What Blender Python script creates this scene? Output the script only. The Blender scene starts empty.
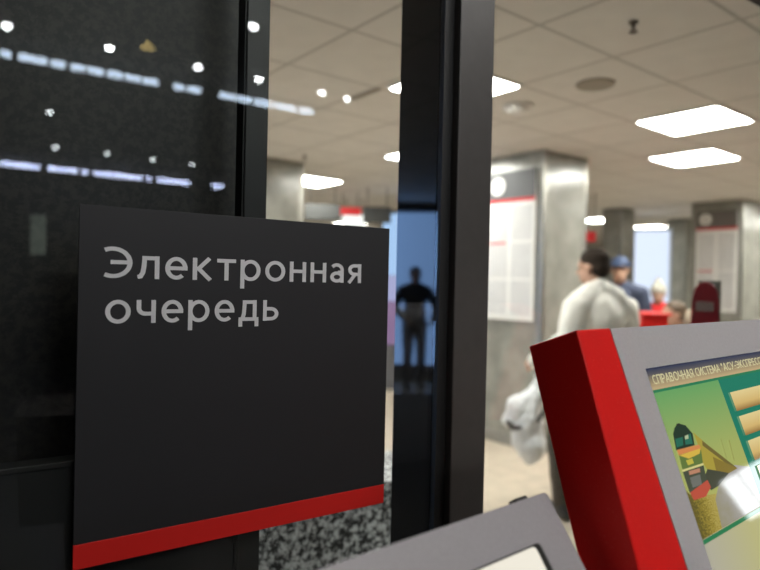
import bpy, bmesh, math, random
from mathutils import Vector, Matrix, noise
random.seed(7)
S = bpy.context.scene
COL = S.collection
V = Vector
PI = math.pi

# ------------------------------------------------------------------ materials
MATS = {}
def lin(c):
    return tuple(((v/255)/12.92 if v/255 <= 0.04045 else ((v/255+0.055)/1.055)**2.4) for v in c)

def pm(name, col, rough=0.5, metal=0.0, spec=0.5, em=None, ems=0.0, nscale=0, namt=0.0, bump=0.0, coat=0.0):
    if name in MATS: return MATS[name]
    m = bpy.data.materials.new(name); m.use_nodes = True
    nt = m.node_tree; b = nt.nodes['Principled BSDF']
    b.inputs['Base Color'].default_value = (*col, 1)
    b.inputs['Roughness'].default_value = rough
    b.inputs['Metallic'].default_value = metal
    b.inputs['Specular IOR Level'].default_value = spec
    b.inputs['Coat Weight'].default_value = coat
    if em is not None:
        b.inputs['Emission Color'].default_value = (*em, 1)
        b.inputs['Emission Strength'].default_value = ems
    if nscale:
        tc = nt.nodes.new('ShaderNodeTexCoord')
        n = nt.nodes.new('ShaderNodeTexNoise'); n.inputs['Scale'].default_value = nscale
        n.inputs['Detail'].default_value = 6
        nt.links.new(tc.outputs['Object'], n.inputs['Vector'])
        if namt:
            r = nt.nodes.new('ShaderNodeValToRGB')
            r.color_ramp.elements[0].position = 0.3; r.color_ramp.elements[1].position = 0.7
            r.color_ramp.elements[0].color = (*[max(0, c*(1-namt)) for c in col], 1)
            r.color_ramp.elements[1].color = (*[min(1, c*(1+namt)) for c in col], 1)
            nt.links.new(n.outputs['Fac'], r.inputs['Fac'])
            nt.links.new(r.outputs['Color'], b.inputs['Base Color'])
        if bump:
            bp = nt.nodes.new('ShaderNodeBump'); bp.inputs['Strength'].default_value = bump
            bp.inputs['Distance'].default_value = 0.01
            nt.links.new(n.outputs['Fac'], bp.inputs['Height'])
            nt.links.new(bp.outputs['Normal'], b.inputs['Normal'])
    MATS[name] = m
    return m

def lamp_mat(name, col, strength):
    if name in MATS: return MATS[name]
    m = bpy.data.materials.new(name); m.use_nodes = True
    nt = m.node_tree; nt.nodes.clear()
    e = nt.nodes.new('ShaderNodeEmission'); e.inputs['Color'].default_value = (*col, 1)
    e.inputs['Strength'].default_value = strength
    o = nt.nodes.new('ShaderNodeOutputMaterial'); nt.links.new(e.outputs[0], o.inputs['Surface'])
    MATS[name] = m
    return m

def glass_mat(name, tint=(0.95, 0.97, 0.96), f0=0.04):
    m = bpy.data.materials.new(name); m.use_nodes = True
    nt = m.node_tree; nt.nodes.clear(); N = nt.nodes.new; L = nt.links.new
    g = N('ShaderNodeNewGeometry')
    d = N('ShaderNodeVectorMath'); d.operation = 'DOT_PRODUCT'
    L(g.outputs['Normal'], d.inputs[0]); L(g.outputs['Incoming'], d.inputs[1])
    a = N('ShaderNodeMath'); a.operation = 'ABSOLUTE'; L(d.outputs['Value'], a.inputs[0])
    s = N('ShaderNodeMath'); s.operation = 'SUBTRACT'; s.inputs[0].default_value = 1; L(a.outputs[0], s.inputs[1])
    p = N('ShaderNodeMath'); p.operation = 'POWER'; p.inputs[1].default_value = 5; L(s.outputs[0], p.inputs[0])
    q = N('ShaderNodeMath'); q.operation = 'MULTIPLY_ADD'; q.inputs[1].default_value = 1-f0; q.inputs[2].default_value = f0
    L(p.outputs[0], q.inputs[0])
    t = N('ShaderNodeBsdfTransparent'); t.inputs['Color'].default_value = (*tint, 1)
    gl = N('ShaderNodeBsdfGlossy'); gl.inputs['Roughness'].default_value = 0.0
    mx = N('ShaderNodeMixShader'); L(q.outputs[0], mx.inputs[0]); L(t.outputs[0], mx.inputs[1]); L(gl.outputs[0], mx.inputs[2])
    o = N('ShaderNodeOutputMaterial'); L(mx.outputs[0], o.inputs['Surface'])
    MATS[name] = m
    return m

def grid_mat(name, base, line, size, u0, v0, width, rough, namt=0.05, nscale=30):
    """square tiles with thin joints, laid out in the object's own coordinates"""
    m = bpy.data.materials.new(name); m.use_nodes = True
    nt = m.node_tree; b = nt.nodes['Principled BSDF']; N = nt.nodes.new; L = nt.links.new
    tc = N('ShaderNodeTexCoord'); sp = N('ShaderNodeSeparateXYZ'); L(tc.outputs['Object'], sp.inputs[0])
    outs = []
    for ax, o in (('X', u0), ('Y', v0)):
        a = N('ShaderNodeMath'); a.operation = 'SUBTRACT'; a.inputs[1].default_value = o - 50*size; L(sp.outputs[ax], a.inputs[0])
        d = N('ShaderNodeMath'); d.operation = 'PINGPONG'; d.inputs[1].default_value = size/2; L(a.outputs[0], d.inputs[0])
        c = N('ShaderNodeMath'); c.operation = 'LESS_THAN'; c.inputs[1].default_value = width/2; L(d.outputs[0], c.inputs[0])
        outs.append(c)
    mx = N('ShaderNodeMath'); mx.operation = 'MAXIMUM'; L(outs[0].outputs[0], mx.inputs[0]); L(outs[1].outputs[0], mx.inputs[1])
    n = N('ShaderNodeTexNoise'); n.inputs['Scale'].default_value = nscale; n.inputs['Detail'].default_value = 8
    L(tc.outputs['Object'], n.inputs['Vector'])
    r = N('ShaderNodeValToRGB'); r.color_ramp.elements[0].position = 0.35; r.color_ramp.elements[1].position = 0.65
    r.color_ramp.elements[0].color = (*[c*(1-namt) for c in base], 1); r.color_ramp.elements[1].color = (*[min(1, c*(1+namt)) for c in base], 1)
    L(n.outputs['Fac'], r.inputs['Fac'])
    k = N('ShaderNodeMix'); k.data_type = 'RGBA'
    L(mx.outputs[0], k.inputs['Factor']); L(r.outputs['Color'], k.inputs['A']); k.inputs['B'].default_value = (*line, 1)
    L(k.outputs['Result'], b.inputs['Base Color']); b.inputs['Roughness'].default_value = rough
    MATS[name] = m
    return m

def granite_mat(name, c0, c1, scale, rough):
    m = bpy.data.materials.new(name); m.use_nodes = True
    nt = m.node_tree; b = nt.nodes['Principled BSDF']; N = nt.nodes.new; L = nt.links.new
    tc = N('ShaderNodeTexCoord')
    n = N('ShaderNodeTexNoise'); n.inputs['Scale'].default_value = scale; n.inputs['Detail'].default_value = 4; n.inputs['Roughness'].default_value = 0.7
    L(tc.outputs['Object'], n.inputs['Vector'])
    r = N('ShaderNodeValToRGB'); r.color_ramp.elements[0].position = 0.44; r.color_ramp.elements[1].position = 0.58
    r.color_ramp.elements[0].color = (*c0, 1); r.color_ramp.elements[1].color = (*c1, 1)
    L(n.outputs['Fac'], r.inputs['Fac']); L(r.outputs['Color'], b.inputs['Base Color'])
    b.inputs['Roughness'].default_value = rough
    MATS[name] = m
    return m

def sheet_mat(name, paper, ink, lines, seed):
    """a printed sheet: rows of small grey type on paper"""
    m = bpy.data.materials.new(name); m.use_nodes = True
    nt = m.node_tree; b = nt.nodes['Principled BSDF']; N = nt.nodes.new; L = nt.links.new
    tc = N('ShaderNodeTexCoord'); sp = N('ShaderNodeSeparateXYZ'); L(tc.outputs['Generated'], sp.inputs[0])
    w = N('ShaderNodeMath'); w.operation = 'MULTIPLY'; w.inputs[1].default_value = lines; L(sp.outputs['Z'], w.inputs[0])
    fr = N('ShaderNodeMath'); fr.operation = 'FRACT'; L(w.outputs[0], fr.inputs[0])
    lt = N('ShaderNodeMath'); lt.operation = 'LESS_THAN'; lt.inputs[1].default_value = 0.5; L(fr.outputs[0], lt.inputs[0])
    n = N('ShaderNodeTexNoise'); n.inputs['Scale'].default_value = 14+seed; L(tc.outputs['Generated'], n.inputs['Vector'])
    gt = N('ShaderNodeMath'); gt.operation = 'GREATER_THAN'; gt.inputs[1].default_value = 0.46; L(n.outputs['Fac'], gt.inputs[0])
    mu = N('ShaderNodeMath'); mu.operation = 'MULTIPLY'; L(lt.outputs[0], mu.inputs[0]); L(gt.outputs[0], mu.inputs[1])
    k = N('ShaderNodeMix'); k.data_type = 'RGBA'; L(mu.outputs[0], k.inputs['Factor'])
    k.inputs['A'].default_value = (*paper, 1); k.inputs['B'].default_value = (*ink, 1)
    L(k.outputs['Result'], b.inputs['Base Color']); b.inputs['Roughness'].default_value = 0.5
    MATS[name] = m
    return m

def screen_mat(name, stops, axis=2, strength=1.0, nscale=0, namt=0.0):
    """a lit screen area: its picture colours run through a ramp, behind a glossy front"""
    m = bpy.data.materials.new(name); m.use_nodes = True
    nt = m.node_tree; b = nt.nodes['Principled BSDF']; N = nt.nodes.new; L = nt.links.new
    b.inputs['Base Color'].default_value = (0.01, 0.01, 0.01, 1)
    b.inputs['Roughness'].default_value = 0.04
    r = N('ShaderNodeValToRGB')
    el = r.color_ramp.elements
    while len(el) < len(stops): el.new(0.5)
    for i, (p, c) in enumerate(stops):
        el[i].position = p; el[i].color = (*lin(c), 1)
    if len(stops) == 1:
        for e_ in el: e_.color = (*lin(stops[0][1]), 1)
    if len(stops) > 1:
        tc = N('ShaderNodeTexCoord'); sp = N('ShaderNodeSeparateXYZ'); L(tc.outputs['Generated'], sp.inputs[0])
        last = sp.outputs[axis]
        if nscale:
            n = N('ShaderNodeTexNoise'); n.inputs['Scale'].default_value = nscale; n.inputs['Detail'].default_value = 4
            L(tc.outputs['Generated'], n.inputs['Vector'])
            a = N('ShaderNodeMath'); a.operation = 'MULTIPLY_ADD'; a.inputs[1].default_value = namt
            L(n.outputs['Fac'], a.inputs[0])
            sb = N('ShaderNodeMath'); sb.operation = 'SUBTRACT'; sb.inputs[1].default_value = namt*0.5
            L(last, sb.inputs[0]); L(sb.outputs[0], a.inputs[2]); last = a.outputs[0]
        L(last, r.inputs['Fac'])
    L(r.outputs['Color'], b.inputs['Emission Color'])
    b.inputs['Emission Strength'].default_value = strength
    MATS[name] = m
    return m

# ------------------------------------------------------------------ mesh helpers
def obox(bm, O, ax, ay, az, r, bevel=0.0, seg=2):
    """box in the frame O,ax,ay,az with ranges r=(x0,x1,y0,y1,z0,z1)"""
    O, ax, ay, az = V(O), V(ax), V(ay), V(az)
    x0, x1, y0, y1, z0, z1 = r
    vs = [bm.verts.new(O+ax*x+ay*y+az*z) for z in (z0, z1) for y in (y0, y1) for x in (x0, x1)]
    fs = [bm.faces.new([vs[i] for i in f]) for f in ((0, 2, 3, 1), (4, 5, 7, 6), (0, 1, 5, 4), (2, 6, 7, 3), (0, 4, 6, 2), (1, 3, 7, 5))]
    if bevel:
        es = list({e for f in fs for e in f.edges})
        bmesh.ops.bevel(bm, geom=es, offset=bevel, segments=seg, affect='EDGES', profile=0.5)
X, Y, Z = V((1, 0, 0)), V((0, 1, 0)), V((0, 0, 1))
def box(bm, r, bevel=0.0):
    obox(bm, (0, 0, 0), X, Y, Z, r, bevel)

def prism(bm, O, ax, ay, az, pts, z0, z1, bevel=0.0):
    O, ax, ay, az = V(O), V(ax), V(ay), V(az)
    a = [bm.verts.new(O+ax*p[0]+ay*p[1]+az*z0) for p in pts]
    b = [bm.verts.new(O+ax*p[0]+ay*p[1]+az*z1) for p in pts]
    n = len(pts)
    fs = [bm.faces.new(a), bm.faces.new(b[::-1])]
    for i in range(n):
        fs.append(bm.faces.new([a[i], b[i], b[(i+1) % n], a[(i+1) % n]]))
    if bevel:
        es = list({e for f in fs for e in f.edges})
        bmesh.ops.bevel(bm, geom=es, offset=bevel, segments=2, affect='EDGES', profile=0.5)

def rrect(x0, x1, y0, y1, r, k=5):
    out = []
    for cx, cy, a0 in ((x1-r, y1-r, 0), (x0+r, y1-r, 90), (x0+r, y0+r, 180), (x1-r, y0+r, 270)):
        for i in range(k+1):
            a = math.radians(a0+90*i/k); out.append((cx+r*math.cos(a), cy+r*math.sin(a)))
    return out

def ring(bm, O, ax, ay, az, outer, inner, z0, z1):
    """a frame: outer and inner outlines with the same number of points"""
    O, ax, ay, az = V(O), V(ax), V(ay), V(az)
    L = [[bm.verts.new(O+ax*p[0]+ay*p[1]+az*z) for p in pts] for pts, z in ((outer, z0), (outer, z1), (inner, z1), (inner, z0))]
    n = len(outer)
    for k in range(4):
        A, B = L[k], L[(k+1) % 4]
        for i in range(n):
            bm.faces.new([A[i], A[(i+1) % n], B[(i+1) % n], B[i]])

def tube(bm, p, q, r1, r2=None, n=16):
    p, q = V(p), V(q); d = q-p
    r2 = r1 if r2 is None else r2
    M = Matrix.Translation((p+q)/2) @ d.to_track_quat('Z', 'Y').to_matrix().to_4x4()
    bmesh.ops.create_cone(bm, cap_ends=True, segments=n, radius1=r1, radius2=r2, depth=d.length, matrix=M)

def lathe(bm, O, prof, n=32):
    """profile [(r,z)] turned about a vertical axis through O"""
    O = V(O); rings = []
    for r, z in prof:
        rings.append([bm.verts.new(O+V((r*math.cos(2*PI*i/n), r*math.sin(2*PI*i/n), z))) for i in range(n)])
    for a, b in zip(rings, rings[1:]):
        for i in range(n):
            bm.faces.new([a[i], a[(i+1) % n], b[(i+1) % n], b[i]])
    bm.faces.new(rings[0][::-1]); bm.faces.new(rings[-1])

def ob(name, bm, mat, parent=None, origin=None, smooth=False, kind=None, label=None):
    o0 = V(origin) if origin is not None else (V(parent['_o']) if parent and '_o' in parent.keys() else V((0, 0, 0)))
    bmesh.ops.recalc_face_normals(bm, faces=bm.faces[:])
    bmesh.ops.translate(bm, verts=bm.verts[:], vec=-o0)
    me = bpy.data.meshes.new(name); bm.to_mesh(me); bm.free()
    if smooth:
        for p in me.polygons: p.use_smooth = True
    o = bpy.data.objects.new(name, me); me.materials.append(mat); COL.objects.link(o)
    if parent: o.parent = parent; o['_o'] = list(o0) if origin is None else list(V(origin))
    else: o.location = o0; o['_o'] = list(o0)
    if kind: o['kind'] = kind
    if label: o['label'] = label
    return o

def tag(o, label, cat, group=None):
    o['label'] = label; o['category'] = cat
    if group: o['group'] = group
    return o
def thing(name, label, cat, loc, group=None):
    o = bpy.data.objects.new(name, None); COL.objects.link(o); o.location = loc; o['_o'] = list(loc)
    o.empty_display_size = 0.1
    return tag(o, label, cat, group)
def struct(name, bm, mat, **k):
    return ob(name, bm, mat, kind='structure', **k)
def dup(root, loc, label=None):
    r = root.copy(); COL.objects.link(r); r.location = loc
    if label: r['label'] = label
    for ch in list(root.children):
        c = ch.copy(); COL.objects.link(c); c.parent = r
        for g in list(ch.children):
            d = g.copy(); COL.objects.link(d); d.parent = c
    return r
def B(): return bmesh.new()

def arc(cx, cy, rx, ry, a0, a1, n=20):
    return [(cx+rx*math.cos(math.radians(a0+(a1-a0)*i/n)), cy+ry*math.sin(math.radians(a0+(a1-a0)*i/n))) for i in range(n+1)]
# letters as pen strokes; capital height 1, x-height .74; each (strokes, width)
GL = {
 'Э': ([arc(.20, .5, .44, .43, 118, -118), [(.14, .51), (.62, .51)]], .71),
 'л': ([[(-.02, .06), (.06, .08), (.12, .2), (.15, .42), (.165, .67)], [(.10, .67), (.50, .67)], [(.50, .74), (.50, 0)]], .57),
 'е': ([arc(.32, .37, .25, .31, 0, 312, 28), [(.07, .37), (.635, .37)]], .63),
 'к': ([[(.07, .74), (.07, 0)], [(.07, .38), (.18, .38), (.50, .74)], [(.18, .38), (.53, 0)]], .60),
 'т': ([[(-.02, .675), (.56, .675)], [(.27, .675), (.27, 0)]], .55),
 'р': ([[(.07, .74), (.07, -.27)], arc(.33, .37, .26, .31, 0, 360, 30)], .66),
 'о': ([arc(.34, .37, .275, .31, 0, 360, 30)], .68),
 'н': ([[(.07, .74), (.07, 0)], [(.52, .74), (.52, 0)], [(.07, .39), (.52, .39)]], .59),
 'а': ([[(.08, .60)]+arc(.25, .49, .20, .19, 130, 0, 14)+[(.45, 0)], arc(.255, .215, .19, .15, 0, 360, 26), [(.30, .40), (.45, .40)]], .52),
 'я': ([[(.47, .74), (.47, 0)], [(.47, .67)]+arc(.27, .505, .19, .165, 90, 270, 16)+[(.47, .34)], [(.30, .34), (.05, 0)]], .54),
 'ч': ([[(.48, .74), (.48, 0)], [(.07, .74), (.07, .50)]+arc(.25, .48, .18, .18, 180, 270, 10)+[(.48, .30)]], .55),
 'д': ([[(.12, .07), (.17, .25), (.195, .67)], [(.13, .67), (.53, .67)], [(.53, .74), (.53, .07)], [(0, .07), (.66, .07)], [(.06, .07), (.06, -.19)], [(.60, .07), (.60, -.19)]], .66),
 'ь': ([[(.07, .74), (.07, 0)], [(.07, .43), (.28, .43)]+arc(.28, .25, .20, .18, 90, -90, 16)+[(.07, .07)]], .55),
 'С': ([arc(.42, .5, .35, .43, 52, 308, 28)], .68), 'П': ([[(.07, 0), (.07, 1)], [(.07, .93), (.62, .93)], [(.62, 1), (.62, 0)]], .69),
 'Р': ([[(.07, 0), (.07, 1)], [(.07, .93), (.30, .93)]+arc(.30, .69, .25, .24, 90, -90, 16)+[(.07, .45)]], .62),
 'А': ([[(.04, 0), (.36, 1)], [(.68, 0), (.36, 1)], [(.16, .32), (.56, .32)]], .72),
 'В': ([[(.07, 0), (.07, 1)], [(.07, .93), (.30, .93)]+arc(.30, .735, .22, .195, 90, -90, 14)+[(.07, .54)], [(.30, .54)]+arc(.32, .305, .25, .235, 90, -90, 14)+[(.07, .07)]], .64),
 'О': ([arc(.43, .5, .36, .43, 0, 360, 34)], .86), 'Ч': ([[(.58, 1), (.58, 0)], [(.07, 1), (.07, .68)]+arc(.28, .64, .21, .22, 180, 270, 10)+[(.58, .42)]], .65),
 'Н': ([[(.07, 0), (.07, 1)], [(.62, 0), (.62, 1)], [(.07, .52), (.62, .52)]], .69), 'Я': ([[(.56, 0), (.56, 1)], [(.56, .93), (.32, .93)]+arc(.32, .68, .25, .25, 90, 270, 16)+[(.56, .43)], [(.34, .43), (.05, 0)]], .63),
 'И': ([[(.07, 1), (.07, 0)], [(.62, 1), (.62, 0)], [(.07, .08), (.62, .92)]], .69), 'Т': ([[(0, .93), (.64, .93)], [(.32, .93), (.32, 0)]], .64),
 'Е': ([[(.07, 0), (.07, 1)], [(.07, .93), (.54, .93)], [(.07, .52), (.50, .52)], [(.07, .07), (.54, .07)]], .55),
 'М': ([[(.07, 0), (.09, 1)], [(.09, .97), (.43, .2)], [(.77, .97), (.43, .2)], [(.77, 1), (.79, 0)]], .86),
 'У': ([[(.04, 1), (.34, .36)], [(.64, 1), (.30, .2), (.20, .07), (.06, .07)]], .68), 'К': ([[(.07, 0), (.07, 1)], [(.07, .52), (.2, .52), (.56, 1)], [(.2, .52), (.60, 0)]], .64),
 '-': ([[(.02, .40), (.34, .40)]], .36), '"': ([[(.06, 1), (.06, .70)], [(.22, 1), (.22, .70)]], .28), ' ': ([], .2)}
def text_bm(s, O, ax, ay, az, x0, width, cap, thick=0.0006, pen=0.126, gap=0.150):
    """lettering: left edge x0, total width, capital height `cap`, baseline on y=0 of the frame"""
    O, ax, ay, az = V(O), V(ax), V(ay), V(az)
    tot = sum(GL[c][1] for c in s)+gap*(len(s)-1); sx = width/tot
    bm = B(); x = 0.0; h = pen/2; lay = 0
    for ch in s:
        for st in GL[ch][0]:
            pts = [V((p[0], p[1])) for p in st]
            closed = (pts[0]-pts[-1]).length < 1e-6
            if closed: pts = pts[:-1]
            n = len(pts); prof = []
            for i, p in enumerate(pts):
                a = pts[i-1] if (i > 0 or closed) else p
                b = pts[(i+1) % n] if (i < n-1 or closed) else p
                d1 = (p-a).normalized() if (p-a).length else (b-p).normalized()
                d2 = (b-p).normalized() if (b-p).length else d1
                t = (d1+d2).normalized(); nr = V((-t.y, t.x)); k = h/max(.5, nr.dot(V((-d1.y, d1.x))))
                prof.append((p+nr*k, p-nr*k))
            R_ = []; lay += 1; up = thick+2.5e-5*(lay % 7)      # each stroke a hair above the last
            for a, b in prof:
                R_.append([bm.verts.new(O+ax*(x0+(x+q.x)*sx)+ay*(q.y*cap)+az*z) for q, z in ((a, 0), (a, up), (b, up), (b, 0))])
            m = n if closed else n-1
            for i in range(m):
                A, C_ = R_[i], R_[(i+1) % n]
                for k in range(4): bm.faces.new([A[k], A[(k+1) % 4], C_[(k+1) % 4], C_[k]])
            if not closed: bm.faces.new(R_[0]); bm.faces.new(R_[-1][::-1])
        x += GL[ch][1]+gap
    return bm

def fuse(bm, voxel, smooth=6):
    """melt overlapping lumps into one continuous skin"""
    me = bpy.data.meshes.new('lump'); bm.to_mesh(me); bm.free()
    o = bpy.data.objects.new('lump', me); COL.objects.link(o)
    m = o.modifiers.new('r', 'REMESH'); m.mode = 'VOXEL'; m.voxel_size = voxel
    s = o.modifiers.new('s', 'SMOOTH'); s.iterations = smooth; s.factor = 0.5
    dg = bpy.context.evaluated_depsgraph_get()
    out = bpy.data.meshes.new_from_object(o.evaluated_get(dg))
    bpy.data.objects.remove(o); bpy.data.meshes.remove(me)
    b = B(); b.from_mesh(out); bpy.data.meshes.remove(out)
    return b

# ------------------------------------------------------------------ the frames of the place
H = 1.5                                        # eye height
Y4 = math.radians(4.1)                         # the ticket hall stands a little askew to the glass partition
UH, VH = V((math.cos(Y4), math.sin(Y4), 0)), V((-math.sin(Y4), math.cos(Y4), 0))
def hw(u, v, z=0): return UH*u+VH*v+Z*z
YG = 0.95                                      # the glass
ZC, ZF = 2.70, 3.20                            # ceilings: bright hall, dim hall

# materials
M_ceil = grid_mat('ceiling_tiles', (0.70, 0.675, 0.635), (0.46, 0.44, 0.41), 0.62, 2.33, 1.83, 0.022, 0.8, 0.03, 8)
M_floor = grid_mat('beige_stone_floor', (0.50, 0.43, 0.34), (0.38, 0.33, 0.26), 0.62, 0, 0, 0.006, 0.35, 0.10, 9)
M_floorfront = granite_mat('dark_stone_floor', (0.05, 0.046, 0.042), (0.10, 0.094, 0.086), 30, 0.4)
M_wall = pm('pale_wall', (0.62, 0.59, 0.53), 0.7, nscale=3, namt=0.04)
M_darkwall = pm('dark_hall_wall', (0.022, 0.020, 0.018), 0.75, nscale=4, namt=0.3)
M_darkceil = pm('dark_hall_ceiling', (0.025, 0.023, 0.021), 0.8, nscale=4, namt=0.2)
M_granitewall = granite_mat('dark_granite', (0.0055, 0.0046, 0.0038), (0.024, 0.020, 0.016), 60, 0.5)
M_granite = granite_mat('speckled_granite', (0.012, 0.013, 0.014), (0.75, 0.78, 0.80), 60, 0.35)
M_marble = pm('grey_marble', (0.285, 0.28, 0.248), 0.22, nscale=5, namt=0.22)
M_steeltrim = pm('column_edge_metal', (0.30, 0.29, 0.26), 0.35, metal=0.6, nscale=20, namt=0.1)
M_glass = glass_mat('partition_glass')
M_mulfront = pm('brown_grey_metal', (0.058, 0.053, 0.049), 0.45, nscale=40, namt=0.06)
M_mulgloss = pm('gloss_black', (0.006, 0.006, 0.006), 0.03, spec=0.28, nscale=5, namt=0.1)
M_black = pm('matt_black', (0.006, 0.006, 0.006), 0.6, nscale=20, namt=0.1)
M_stile = pm('anthracite_metal', (0.013, 0.0128, 0.012), 0.45, nscale=30, namt=0.1)

# ------------------------------------------------------------------ setting
bm = B(); box(bm, (-9, 16, 0.95, 15, -0.1, 0)); struct('floor', bm, M_floor)
bm = B(); box(bm, (-9, 16, -10, 0.95, -0.1, 0)); struct('floor_front', bm, M_floorfront)
# the bright hall's ceiling, laid along the hall's own axes
bm = B()
inv = Matrix.Rotation(-Y4, 3, 'Z')
q = [inv @ V(p) for p in ((-9, 1.09, 0), (16, 1.09, 0), (16, 15, 0), (-9, 15, 0))]
prism(bm, (0, 0, 0), X, Y, Z, [(p.x, p.y) for p in q], ZC, ZC+0.1)
c = struct('ceiling', bm, M_ceil); c.rotation_euler = (0, 0, Y4)
bm = B(); box(bm, (-6, 5.5, -10, 1.09, ZF, ZF+0.1)); struct('ceiling_front', bm, M_darkceil)
bm = B(); box(bm, (-9, 16, 15, 15.1, 0, 2.8)); struct('wall_back', bm, M_wall)
bm = B(); box(bm, (-9.1, -9, 1.09, 15, 0, 2.8)); struct('wall_left', bm, M_wall)
bm = B(); box(bm, (16, 16.1, 0.95, 15, 0, 2.8)); struct('wall_right', bm, M_wall)
bm = B(); box(bm, (-6, 5.5, -10.1, -10, 0, ZF)); struct('wall_front', bm, M_darkwall)
bm = B(); box(bm, (-6.1, -6, -10, 0.95, 0, ZF)); struct('wall_front_left', bm, M_darkwall)
bm = B(); box(bm, (5.5, 5.6, -10, 0.95, 0, ZF)); struct('wall_front_right', bm, M_darkwall)
bm = B(); box(bm, (-9.1, 16.1, 0.95, 1.09, 2.5, 3.3)); struct('wall_partition', bm, M_darkwall)
bm = B(); box(bm, (-9.1, -1.3, 0.95, 1.09, 0, 2.5)); struct('wall_partition_left', bm, M_darkwall)
bm = B(); box(bm, (3.4, 16.1, 0.95, 1.09, 0, 2.5)); struct('wall_partition_right', bm, M_darkwall)
# dark granite wall standing just behind the left pane
bm = B(); box(bm, (-1.6, 0.432, 1.10, 1.36, 0, ZC)); struct('wall_granite', bm, M_granitewall)
# added blocker out of view, keeps the wall display's reflection off the glass
bm = B(); box(bm, (3.6, 3.8, -0.19, 0.40, 0, ZF)); struct('wall_light_blocker', bm, M_darkwall)
# panes
bm = B(); box(bm, (-1.3, 0.772, YG, YG+0.008, 0.02, 2.5)); struct('window_1', bm, M_glass)
bm = B(); box(bm, (0.889, 3.4, YG, YG+0.008, 0.02, 2.5)); struct('window_2', bm, M_glass)
# mullion: grey brown front cap, glossy black fin behind, black gasket
bm = B(); box(bm, (0.798, 0.889, 0.925, 0.957, 0, 2.5), 0.003)
tr = struct('trim_1', bm, M_mulfront, origin=(0.84, 0.94, 0))
bm = B(); box(bm, (0.772, 0.885, 0.957, 1.088, 0, 2.5)); ob('glossy_fin', bm, M_mulgloss, tr, label='glossy black side of the post')
bm = B(); box(bm, (0.774, 0.7985, 0.944, 0.9565, 0, 2.5)); ob('gasket', bm, M_black, tr)
# stile of the left leaf
bm = B(); box(bm, (0.376, 0.416, 0.962, 1.00, 0, 2.5), 0.002); st = struct('trim_2', bm, M_stile, origin=(0.4, 0.98, 0))
bm = B(); box(bm, (0.3735, 0.3758, 0.965, 0.995, 0, 2.5)); ob('gasket', bm, M_black, st)
# rail and blind panel at the foot of the left leaf
bm = B(); box(bm, (-1.3, 0.370, 0.963, 0.99, 0.0, 1.230)); rl = struct('trim_3', bm, M_black, origin=(0, 0.97, 0))
bm = B(); box(bm, (-1.3, 0.370, 0.960, 0.994, 1.230, 1.238), 0.001); ob('rail', bm, M_stile, rl)
# floor and head channels
bm = B(); box(bm, (0.889, 3.4, 0.93, 0.98, 0, 0.03)); struct('trim_4', bm, M_stile)

# ------------------------------------------------------------------ the sign
M_sign = pm('sign_charcoal', (0.014, 0.014, 0.0155), 0.55, nscale=8, namt=0.05)
M_signred = pm('sign_red', lin((205, 28, 22)), 0.5, nscale=8, namt=0.04)
M_signtext = pm('sign_grey_lettering', (0.72, 0.72, 0.73), 0.5, nscale=8, namt=0.02)
sg = thing('sign_panel', 'charcoal square sign with grey lettering and a red foot stripe, fixed on the glass', 'sign', (0.391, 0.946, 1.089))
bm = B(); box(bm, (0.1315, 0.6533, 0.9445, 0.9495, 1.1235, 1.5974), 0.0006); ob('board', bm, M_sign, sg)
bm = B(); box(bm, (0.1315, 0.6533, 0.9444, 0.9495, 1.0886, 1.1232), 0.0006); ob('red_stripe', bm, M_signred, sg)
SX, SY, SN = X, Z, -Y
bm = text_bm('Электронная', (0, 0.9445, 1.4955), SX, SY, SN, 0.1655, 0.4275, 0.0455)
ob('lettering', bm, M_signtext, sg)
bm = text_bm('очередь', (0, 0.9445, 1.4310), SX, SY, SN, 0.1668, 0.2665, 0.0455)
ob('lettering', bm, M_signtext, sg)

# ------------------------------------------------------------------ information kiosks
M_grey = pm('kiosk_grey_paint', (0.42, 0.40, 0.405), 0.42, nscale=260, namt=0.04, bump=0.02)
M_grey2 = pm('kiosk_dark_grey_paint', (0.31, 0.293, 0.303), 0.42, nscale=260, namt=0.04, bump=0.02)
def red_paint():
    m = pm('kiosk_red_paint', lin((214, 18, 13)), 0.5, spec=0.25, nscale=0)
    nt = m.node_tree; b = nt.nodes['Principled BSDF']; N = nt.nodes.new; L = nt.links.new
    tc = N('ShaderNodeTexCoord'); n = N('ShaderNodeTexNoise'); n.inputs['Scale'].default_value = 420; n.inputs['Detail'].default_value = 2
    L(tc.outputs['Object'], n.inputs['Vector'])
    r = N('ShaderNodeValToRGB'); r.color_ramp.elements[0].position = 0.66; r.color_ramp.elements[1].position = 0.72
    r.color_ramp.elements[0].color = (*lin((214, 18, 13)), 1); r.color_ramp.elements[1].color = (*lin((222, 70, 62)), 1)
    L(n.outputs['Fac'], r.inputs['Fac']); L(r.outputs['Color'], b.inputs['Base Color'])
    return m
M_red = red_paint()
YK = math.radians(6.1)
UK, NK = V((math.cos(YK), math.sin(YK), 0)), V((-math.sin(YK), math.cos(YK), 0))
def kframe(O, phi):
    s, c_ = math.sin(phi), math.cos(phi)
    return V(O), -NK*s-Z*c_, -NK*c_+Z*s       # top corner, down the panel, out of the panel

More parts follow.
